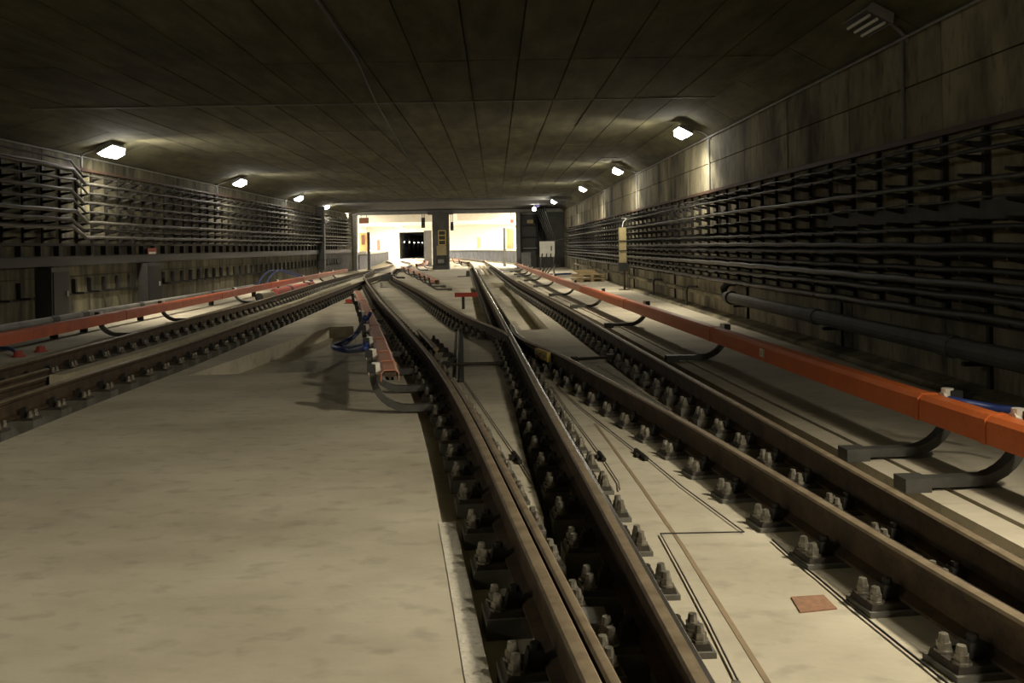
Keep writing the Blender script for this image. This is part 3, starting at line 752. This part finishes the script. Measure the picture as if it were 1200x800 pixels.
cable_rack(1, .72, H + 1.075, [z for z, _, _ in RZ] + [H + .62, H + .2], 3.0, 58.0, 'long dark steel cable rack along the right wall', None, .24)
ORD = ['topmost', 'second', 'third', 'fourth', 'fifth', 'sixth', 'seventh', 'eighth', 'ninth', 'tenth', 'lowest']
def cable(pts, r, m, label, group, cat='cable', name='power_cable'):
    pts = [Vector(p) for p in pts]; o = MB().tube([p - pts[0] for p in pts], r, 8).build(name, m, smooth=True); o.location = pts[0]
    return tag(o, label, cat, group)
for k, (z, r, m) in enumerate(RZ):
    pts = []; x = XR - .22 - .05 * (k % 3)
    for i in range(0, 71):
        y = 2 + i * .8
        pts.append((x + .01 * math.sin(i * 1.3 + k), y, z + (-.012 if i % 2 else 0) * (1 if r > .02 else 2) + .012 * math.sin(i * .21 + k * 2)))
    cable(pts, r, m, (ORD[k] + ' cable' if k in (0, 10) else ORD[k] + ' cable from the top') + ' on the right wall rack', 'cables on the right wall rack')
o = MB().b2((0, 0, -.09), (.012, 9.5, .09)).build('cable_tray', 'pipe'); o.location = (XR - .12, 3, H + .255)
tag(o, 'flat grey tray behind the upper cables at the near end of right rack', 'tray')
LZ = [(H + z, r, m) for z, r, m in ((1.80, .022, 'cable'), (1.60, .04, 'gcable'), (1.38, .025, 'cable'), (1.17, .04, 'gcable'), (.95, .028, 'cable'), (.71, .042, 'gcable'), (.54, .042, 'gcable'), (.37, .042, 'gcable'))]
cable_rack(-1, 1.72, H + 1.95, [z for z, _, _ in LZ], 13.0, 60.0, 'long dark steel cable rack along the left wall', None, .26)
LORD = ['topmost cable', 'second cable from the top', 'third cable from the top', 'fourth cable from the top', 'fifth cable from the top', 'sixth cable from the top', 'second lowest cable', 'lowest cable']
for k, (z, r, m) in enumerate(LZ):
    pts = []; x = XL + .24 + .05 * (k % 3)
    ys = [10 + i * .8 for i in range(12)] + [19.4, 19.9, 20.4, 20.9] + [21.6 + i * .8 for i in range(48)]
    for i, y in enumerate(ys):
        up = .19 * max(0, min(1, (20.9 - y) / 1.5))
        pts.append((x + up * 2.2, y, z + up + (-.012 if i % 2 else 0)))
    cable(pts, r, m, LORD[k] + ' on the left wall rack, dropping beside the lamp', 'cables on the left wall rack')
# thick dark duct and a lower row of short brackets on the left wall
o = empty('cable_duct', (XL, 10, H - .17), 'thick dark horizontal duct along the lower left wall', 'duct')
MB().b2((.02, 0, -.10), (.16, 50, .10)).build('trough', 'black', o); MB().b2((.02, 0, .10), (.19, 50, .12)).build('lid', 'rack', o)
o = empty('bracket_row', (XL, 16, .55), 'row of short empty brackets low on the left wall', 'brackets')
bm = MB().b2((.01, -.04, 0), (.10, .04, .34)).b2((.02, -.04, 0), (.30, .04, .04)).mesh('bracket', 'rack')
for k in range(50): inst('bracket', bm, o, (0, k * .8, .05))
MB().b2((.005, -.3, .02), (.04, 40, .07)).build('rail', 'rack', o)
o = empty('bracket_row', (XL, 16, 1.45), 'row of stub brackets on the left wall just under the cable rack', 'brackets')
bm = MB().b2((.01, -.05, 0), (.12, .05, .24)).mesh('bracket', 'rack')
for k in range(50): inst('bracket', bm, o, (0, k * .8, 0))
MB().b2((.005, -.3, .24), (.03, 40, .26)).build('rail', 'rack', o)
def niche_box(px0, px1, label, m='black', proud=.35):  # black box added in place of a dark wall niche, door included
    a = WX(px0[0], px0[1], XL + proud); b = WX(px1[0], px1[1], XL + proud)
    o = empty('niche_box', (XL, (a.y + b.y) / 2, b.z), label, 'cabinet'); h = a.z - b.z; l = abs(a.y - b.y) / 2
    MB().b2((0.01, -l, 0), (proud, l, h)).build('body', m, o)
    MB().b2((proud, -l * .85, h * .08), (proud + .02, l * .85, h * .92)).build('door', 'rack', o); MB().b2((proud + .02, l * .5, h * .45), (proud + .05, l * .65, h * .55)).build('handle', 'grey', o)
    return o
niche_box((60, 314), (82, 374), 'black box added for a dark niche in the left wall below the dropping cables')
niche_box((173, 308), (190, 356), 'black box added for a dark niche in the left wall below the small red and white plate', proud=.3)
a, b = WX(174, 296.5, XL + .2), WX(184, 301.5, XL + .2)
o = MB().b2((0, 0, 0), (.02, b.y - a.y, .16)).build('reflector_plate', 'red'); o.location = (XL + .165, a.y, H - .05); tag(o, 'small red and white plate on the dark duct of the left wall', 'plate')
MB().b2((.021, .05, .0), (.025, b.y - a.y - .05, .055)).build('white_band', 'white', o)
o = empty('vertical_duct', (XL, 49.6, 0), 'dark upright duct crossing the far left cable rack', 'duct')
MB().b2((.02, -.18, .4), (.42, .18, ZW)).build('duct', 'black', o)
for z in (.9, 1.9, 2.9): MB().b2((.01, -.22, z), (.44, .22, z + .06)).build('band', 'rack', o)
a, b = WX(370, 293, XL + .05), WX(404, 320, XL + .05)
o = empty('painted_panel', (XL, 54.5, .1), 'dark grey painted panel on the far left wall', 'panel')
MB().b2((.005, -3.6, 0), (.05, 5.5, 1.25)).build('sheet', 'dgrey', o); MB().b2((.05, -3.6, 1.2), (.08, 5.5, 1.26)).build('top_edge', 'grey', o)

# ---------------------------------------------------------------- pipes
def pipe_run(name, X, z, r, ys, m, label, side, foot=False):
    o = empty(name, (X, ys[0], z), label, 'pipe')
    for a, b in zip(ys[:-1], ys[1:]):
        MB().cyl((0, a - ys[0] + .05, 0), (0, b - ys[0] - .05, 0), r, 14).build('pipe_length', m, o, smooth=False)
        c = MB().cyl((0, b - ys[0] - .12, 0), (0, b - ys[0] + .12, 0), r * 1.15, 14).build('collar', 'pipe', o)
        if foot: MB().b2((-.06, b - ys[0] - .04, -z), (.06, b - ys[0] + .04, -r)).build('stand', 'rack', o)
        else:
            MB().b2((0, b - ys[0] - .3, -r * 1.7), (side * (XR - X if side > 0 else X - XL), b - ys[0] - .24, -r * 1.3)).build('bracket', 'rack', o)
            MB().b2((side * (abs((XR if side > 0 else XL) - X) - .04), b - ys[0] - .3, -.4), (side * abs((XR if side > 0 else XL) - X), b - ys[0] - .24, .3)).build('hanger', 'rack', o)
    return o
pipe_run('water_pipe', XR - .28, .47, .098, [2.0, 8.9, 12.6, 17.2], 'pipe', 'thick sooty pipe low on the right wall at the near end', 1)
o = empty('pipe_elbow', (XR - .28, 17.3, .47), 'dark pipe bend closing the thick right wall pipe', 'pipe')
MB().tube([(0, -.2, 0), (0, .05, 0), (-.02, .2, .03), (-.02, .25, .16), (.06, .2, .26), (.2, .15, .27)], .075, 10).build('bend', 'black', o)
MB().cyl((0, -.26, 0), (0, -.18, 0), .13, 14).build('flange', 'black', o)
pipe_run('drain_pipe', XR - .16, .42, .05, [17.6, 24, 31, 38, 45, 52], 'wall', 'thin pale pipe low along the far right wall', 1)
for k, (px, ytop, ybot) in enumerate([(853, 346, 0), (806, 336, 357), (767, 329, 344)]):
    if ybot == 0: continue
    y = WX(px, ytop, XR - .2).y
    o = MB().tube([(.15, -.3, .50), (.0, -.05, .50), (-.03, 0, .42), (-.03, 0, .02)], .022, 8).build('drain_hose', 'black'); o.location = (XR - .2, y, 0)
    tag(o, ['', 'black bent hose by the right wall nearer to the pipe bend', 'black bent hose by the right wall farther from the pipe bend'][k], 'hose', 'hoses by the right wall')
pipe_run('grey_pipe', -7.95, .34, .062, [9.0, 16.4, 17.6, 20.4, 25.5, 30.0], 'gpipe', 'grey pipe lying behind the left orange conductor cover', -1, foot=True)
# red wrapped hose and pale roll beside the left track
a, b = G(321, 343, .14), G(366, 333.5, .14)
o = empty('wrapped_hose', (a.x, a.y, 0), 'red wrapped hose lying under the left conductor cover', 'hose')
d = b - a; MB().cyl((0, 0, .14), (d.x, d.y, .14), .13, 12).build('hose', 'rwrap', o)
for t in (.33, .8): MB().cyl((d.x * t, d.y * t, .14), (d.x * (t + .04), d.y * (t + .04), .14), .145, 12).build('strap', 'black', o)
a, b = G(304, 348, .12), G(319, 345, .12); d = b - a
o = empty('wrapped_hose', (a.x, a.y, 0), 'short pale roll lying before the red wrapped hose', 'roll')
MB().cyl((0, 0, .12), (d.x, d.y, .12), .11, 12).build('roll', 'kerb', o); MB().cyl((-.01, -.05, .12), (0, 0, .12), .125, 12).build('end_cap', 'black', o)

# ---------------------------------------------------------------- loose things on the slab
def wire(pts, r, m, label, cat='cable', name='thin_wire', group=None):
    P = catmull([Vector(p) for p in pts], .15); o = MB().tube([p - P[0] for p in P], r, 6).build(name, m, smooth=True); o.location = P[0]
    return tag(o, label, cat, group)
def linewire(px, label, z=.012, r=.004, conn=None, name='signal_wire'):
    pts = [G(x, y, z) for x, y in px]
    o = empty(name, pts[0], label, 'cable')
    MB().tube([p - pts[0] for p in pts], r, 5).build('wire', 'black', o)
    for (x, y), (x2, y2) in (conn or []):
        a, b = G(x, y, .02) - pts[0], G(x2, y2, .02) - pts[0]
        MB().cyl(a, b, .016, 8).build('connector', 'clip', o)
        MB().b2(((a.x + b.x) / 2 - .035, (a.y + b.y) / 2 - .03, -.012), ((a.x + b.x) / 2, (a.y + b.y) / 2 + .03, .012)).build('anchor', 'clip', o)
    return o
linewire([(646, 452), (665, 480), (700, 527), (725, 565), (726, 574)], 'thin black wire with a connector along the polished rail', conn=[((702, 530), (708, 538))])
linewire([(652, 452), (684, 480), (743, 526), (760, 537), (800, 570), (872, 623), (774, 625), (800, 672), (830, 728), (862, 792), (890, 842)], 'thin black wire bending in a zigzag across the pale slab', conn=[((745, 527), (758, 537))])
linewire([(545, 447), (568, 480), (606, 535), (626, 567)], 'thin black wire with a connector on the narrow slab by the left rail', conn=[((602, 530), (610, 541))])
linewire([(700, 428), (738, 450), (784, 480)], 'thin black wire between the two right rails')
linewire([(573, 393), (583, 413), (587, 432)], 'short kinked wire on the slab below the crossing')
linewire([(905, 632), (925, 650), (959, 677), (1000, 712), (1100, 792), (1180, 856)], 'thin black cable along the foot of the lower right rail', r=.005)
p0 = [G(927, 700.5), G(965, 698), (G(981, 714)), (G(938, 718.5))]
o = MB().add([(p.x, p.y, .0) for p in p0] + [(p.x, p.y, .006) for p in p0], [(0, 1, 2, 3), (7, 6, 5, 4), (0, 4, 5, 1), (1, 5, 6, 2), (2, 6, 7, 3), (3, 7, 4, 0)]).build('cover_plate', 'rustp')
tag(o, 'small square rusty cover plate let into the pale slab', 'plate')
# point machine rods
def rod(a, b, r, m, label, z=.05, box=False):
    a, b = G(*a, z), G(*b, z); o = empty('switch_rod', a, label, 'rod'); d = b - a
    MB().cyl((0, 0, 0), d, r, 8).build('rod', m, o)
    for t in (0.02, .98): MB().box(d * t, (.09, .09, .07)).build('clevis', 'clip', o)
    return o
rod((521, 427), (589, 425.5), .022, 'plate', 'dark switch rod crossing the slab between two rails')
rod((672, 421), (716, 418), .02, 'plate', 'dark rod on the slab between the two right rails')
a, b = G(541, 386, .02), G(541, 446, .02)
o = empty('rod_trough', b, 'narrow dark channel with a pale edge lying along the middle slab', 'channel')
d = a - b; MB().sweep([(0, 0), (d.x, d.y)], [(-.028, -.02), (-.028, .02), (.028, .02), (.028, -.02)]).build('channel', 'black', o)
MB().cyl((-.055, 0, .012), (d.x - .055, d.y, .012), .012, 6).build('pale_edge', 'bolt', o)
MB().tube([(d.x - .055, d.y, .012), (d.x - .2, d.y + .1, .012)], .012, 6).build('elbow', 'bolt', o)
# red boards
Yb = G(543, 362).y
a, b = T(533, 348, Yb), T(560, 342.5, Yb)
o = empty('red_board', (T(543, 362, Yb).x, Yb, 0), 'red board on a short dark post between the rails', 'sign'); ox = o.location.x
MB().b2((a.x - ox, -.02, a.z), (b.x - ox, .02, b.z)).build('board', 'red', o); MB().b2((-.035, -.01, 0), (.035, .03, a.z + .02)).build('post', 'black', o)
p = G(409, 355.5); o = empty('red_block', p, 'small red block on the slab left of the pink conductor', 'block')
MB().box((0, 0, .06), (.18, .14, .12), taper=.95).build('block', 'red', o); MB().box((0, 0, .008), (.24, .2, .016)).build('base', 'rust', o)
for (px, py, lb) in ((48, 412, 'red plastic cap lying by the left conductor cover'), (22, 418, 'red plastic cap at the end of the blue cable, left edge')):
    p = G(px, py); o = empty('plastic_cap', p, lb, 'cap')
    MB().cyl((0, 0, 0), (0, 0, .09), .085, 12, r2=.06).build('cap', 'red', o); MB().cyl((0, 0, 0), (0, 0, .02), .10, 12).build('rim', 'red', o)
p = G(22, 416, .03); wire([p, p + Vector((-.15, .2, .03)), p + Vector((-.45, .55, .05)), p + Vector((-.8, .8, .03))], .028, 'blue', 'blue cable on the floor at the left edge', name='blue_cable')
# blue hoses at the pink conductor
pts = [T(428, 372, 13.2), G(418, 390, .16), G(404, 402, .08), G(390, 406, .05), G(398, 409, .05), G(412, 411, .07), T(428, 408, 9.9)]
wire(pts, .04, 'blue', 'thick blue cable looping out from the pink conductor rail', name='blue_cable')
wire([p + Vector((.06, .10, .05)) for p in pts[:3]] + [G(394, 403, .04), G(404, 406.5, .04), T(430, 403, 10.6)], .03, 'blue', 'second blue cable inside the loop beside the pink conductor rail', name='blue_cable')
Yw = 36.0
for k, off in enumerate((0, .25)):
    wire([(XL + .5 + off, Yw - 1 + off, .05), (XL + .45 + off, Yw + off, .45), (XL + .6 + off, Yw + 1.2 + off, .68), (XL + 1.0 + off, Yw + 3.4, .4), (XL + 1.4, Yw + 5 + off, .08)], .035, 'blue',
         ['blue cable arching by the left wall', 'second blue cable arching in front of the first by left wall'][k], name='blue_cable')
wire([T(1200, 482, 6.0), T(1172, 479, 6.15), Vector((3.06, 6.2, .42))], .03, 'blue', 'blue cable end behind the orange cover at the right edge', name='blue_cable')
# small black device and cleats
p = G(546, 324); o = empty('track_device', p, 'small black device on a plate beside the polished rail', 'device')
MB().box((-.1, 0, .015), (.62, .5, .03)).build('base_plate', 'plate', o); MB().box((.1, 0, .16), (.2, .26, .26), taper=.7).build('body', 'black', o)
p = G(447, 337); o = empty('rail_stop', p, 'small angle cleat standing on the slab near the far points', 'cleat')
MB().box((0, 0, .1), (.06, .3, .2)).build('upright', 'grey', o); MB().box((.1, 0, .015), (.24, .3, .03)).build('foot', 'grey', o)
p = G(456, 329); o = empty('point_machine', p, 'black point machine beside the far curved rail', 'machine')
MB().box((0, 0, .16), (.7, .7, .26), taper=.85).build('housing', 'black', o); MB().box((0, 0, .02), (.9, .9, .04)).build('base', 'plate', o); MB().cyl((.3, 0, .15), (.7, .2, .12), .04, 8).build('rod', 'plate', o)
# plank in the far pit
a, b = G(563, 312, .02), G(573.5, 323, .02); d = b - a
o = empty('yellow_plank', b, 'yellowish plank bridging the far pit between the right rails', 'plank')
MB().sweep([(0, 0), (-d.x, -d.y)], [(-.07, -.03), (-.07, .03), (.07, .03), (.07, -.03)]).build('plank', 'kerb', o); MB().sweep([(.0, .3), (0, .36)], [(-.5, -.03), (-.5, .02), (.5, .02), (.5, -.03)]).build('crossbar', 'kerb', o)

# ---------------------------------------------------------------- things on the right walkway
p = G(642, 322); Yc = p.y
o = empty('control_cabinet', (p.x, Yc, 0), 'white control cabinet on thin legs beside the far right wall', 'cabinet')
a, b = T(633.5, 301, Yc), T(650.5, 282.5, Yc); wx = (b.x - a.x) / 2
MB().b2((-wx, 0, a.z), (wx, .45, b.z)).build('body', 'white', o)
dr = MB().b2((-wx * .25, -.025, a.z + .04), (wx * .95, 0, b.z - .04)).build('door', 'white', o); MB().b2((wx * .45, -.05, a.z + .3), (wx * .6, -.02, a.z + .55)).build('handle', 'black', dr)
MB().b2((-wx * .97, -.02, a.z + .04), (-wx * .33, 0, b.z - .04)).build('side_door', 'white', o)
for s in (-1, 1):
    for t in (.03, .42): MB().b2((s * wx * .9 - .025, t - .025, 0), (s * wx * .9 + .025, t + .025, a.z)).build('leg', 'grey', o)
for k in range(4):
    x = -wx * .6 + k * .22
    MB().tube([(x, .1, a.z + .25), (x - .05, -.08, a.z + .1), (x - .12, -.1, .5), (x - .2 - .1 * k, -.2, .03)], .03, 6).build('feed_cable', 'black', o)
wire([(p.x - .5, Yc - .3, .04), (p.x - .2, Yc - 1.0, .05), (p.x + .35, Yc - .9, .05), (p.x + .7, Yc - .2, .04), (p.x + 1.2, Yc + .2, .04)], .05, 'blue', 'blue cable coiled on the floor under the white cabinet', name='blue_cable')
# pallet
p = G(689, 329.5); o = empty('wooden_pallet', (p.x, p.y, 0), 'broken wooden pallets stacked by the right wall', 'pallet')
Rr = Matrix.Rotation(.25, 3, 'Z')
for lv in range(2):
    z = lv * .17
    for k in (-.45, 0, .45): MB().box(Rr @ Vector((k, 0, z + .05)), (.12, 1.1, .09), R=Rr).build('bearer', 'wood', o)
    for k in range(6): MB().box(Rr @ Vector((0, -.5 + k * .2, z + .11)), (1.15 - .1 * lv, .14, .025), R=Rr).build('slat', 'wood', o)
for k in range(3): MB().box(Rr @ Vector((-.12, -.3 + k * .25, .36 + .04 * k)), (.8, .2, .06), R=Rr).build('loose_board', 'wood', o)
# housing on a post by the right wall
p = G(730.5, 339.5); Yq = p.y
o = empty('post_housing', (p.x, Yq, 0), 'tall yellowed box housing on a thin post before the right rack', 'post box')
a, b = T(725, 309, Yq), T(732.3, 266.5, Yq); wx = (b.x - a.x) / 2
bd = MB().b2((-wx, -.08, a.z), (wx, .12, b.z)).build('housing', 'ypost', o)
for z in (.35, .62): MB().b2((-wx - .01, -.09, a.z + (b.z - a.z) * z), (wx + .01, .13, a.z + (b.z - a.z) * z + .03)).build('band', 'black', bd)
MB().box((0, 0, (a.z - .1)), (wx * 2.6, .25, .28)).build('gear_block', 'black', o); MB().cyl((.04, 0, 0), (.04, 0, a.z), .03, 8).build('post', 'rust', o); MB().cyl((.04, 0, 0), (.04, 0, .02), .2, 12).build('foot', 'rust', o)
MB().tube([(0, 0, b.z), (.05, .1, b.z + .18), (.2, .4, b.z + .3), (.1, .8, b.z + .33)], .015, 6).build('feed_wire', 'gpipe', o)
# low kerb block, small box near the wall
p = G(868, 376); o = empty('concrete_slab_piece', (p.x, p.y, 0), 'flat concrete block lying at the foot of the right wall', 'block')
MB().box((.1, 0, .035), (.5, .9, .07), taper=.96).build('block', 'wall', o); MB().box((.15, .1, .08), (.2, .3, .02), taper=.9).build('chip', 'wall', o)
p = G(667, 312); o = empty('junction_box', (p.x, p.y, .3), 'small yellowed box on the foot of the far right wall', 'box')
MB().box((0, 0, .2), (.3, .3, .4)).build('body', 'ypost', o); MB().box((0, -.16, .2), (.24, .02, .32)).build('lid', 'ypost', o); MB().box((0, 0, -.15), (.12, .12, .3)).build('stem', 'rack', o)
# frames and panel right of the right tunnel mouth
Ye = YP - .5
a, b = T(612, 291, Ye), T(629, 250, Ye)
o = empty('equipment_frame', ((a.x + b.x) / 2, Ye, 0), 'dark steel equipment frame right of the right tunnel mouth', 'frame'); wx = (b.x - a.x) / 2
for s in (-1, 1): MB().b2((s * wx - .04, 0, 0), (s * wx + .04, .4, b.z)).build('upright', 'rack', o)
for k in range(4):
    z = a.z + (b.z - a.z) * k / 3; MB().b2((-wx, 0, z - .04), (wx, .4, z + .04)).build('shelf', 'grey' if k in (0, 3) else 'rack', o)
MB().b2((-wx, .38, a.z), (wx, .42, b.z)).build('back', 'black', o)
MB().b2((-wx * .3, -.03, a.z + (b.z - a.z) * .72), (wx * .5, 0, a.z + (b.z - a.z) * .82)).build('nameplate', 'ypost', o)
a, b = T(611, 309.5, Ye - 1.5), T(622, 295.5, Ye - 1.5)
o = empty('steel_sheet', ((a.x + b.x) / 2, Ye - 1.5, 0), 'grey steel sheet standing right of the right tunnel mouth', 'panel'); wx = (b.x - a.x) / 2
MB().b2((-wx, 0, 0), (wx, .05, b.z)).build('sheet', 'grey', o); MB().b2((-wx, -.02, b.z - .05), (wx, .06, b.z)).build('top_edge', 'gpipe', o)
for k in range(5):
    y0 = 56.5 + .4 * k
    a = T(652 - 2 * k, 282, y0); b = T(640 - 2.6 * k, 248, y0)
    cable([(XR - .3, y0 - 1.5, a.z + .1), (a.x, y0, a.z), ((a.x + b.x) / 2, y0 + .3, (a.z + b.z) / 2), (b.x, y0 + .4, b.z), (b.x, y0 + .8, ZC - .22)], .05, 'cable',
          ['first', 'second', 'third', 'fourth', 'fifth'][k] + ' dark slanting cable from the right wall at the far right corner', 'slanting cables at the far right corner')
for k in range(6):
    x = T(628 + k * 1.7, 260, YP - .3).x
    cable([(x, YP - .15, .9), (x, YP - .15, 2.0), (x + .03, YP - .15, ZC - .2)], .045, 'gcable', ['leftmost', 'second', 'third', 'fourth', 'fifth', 'rightmost'][k] + ' upright cable from the left in the far right corner bundle', 'upright cables at the far right corner')
# violet hanging shade with a small lit bulb
Yh = 57.0; a = T(629.5, 241, Yh)
o = empty('hanging_sign', a, 'violet diamond shaped sheet hung from the ceiling at far right', 'sign')
s_ = .19
MB().add([(0, -.02, s_), (s_, -.02, 0), (0, -.02, -s_ * .7), (-s_, -.02, 0), (0, .02, s_), (s_, .02, 0), (0, .02, -s_ * .7), (-s_, .02, 0)], [(0, 1, 2, 3), (7, 6, 5, 4), (0, 4, 5, 1), (1, 5, 6, 2), (2, 6, 7, 3), (3, 7, 4, 0)]).build('sheet', 'violet', o)
MB().cyl((0, 0, s_), (0, 0, ZC - .14 - a.z), .012, 6).build('wire', 'gpipe', o)
a = T(626, 245, Yh - .3); o = empty('bulkhead_lamp', a, 'small round lit lamp beside the violet hanging sheet', 'lamp')
MB().cyl((0, 0, 0), (0, -.08, 0), .12, 12).build('glass', 'lamp', o); MB().cyl((0, .06, 0), (0, 0, 0), .14, 12).build('housing', 'grey', o)
MB().cyl((0, .03, .1), (0, .03, ZC - .14 - a.z), .02, 6).build('stem', 'grey', o)
Ld = bpy.data.lights.new('bulb_light', 'POINT'); Ld.energy = 20; Ld.shadow_soft_size = .1; Ld.color = COOL
lo = link(bpy.data.objects.new('bulb_light', Ld), o); lo.location = (0, -.25, 0)
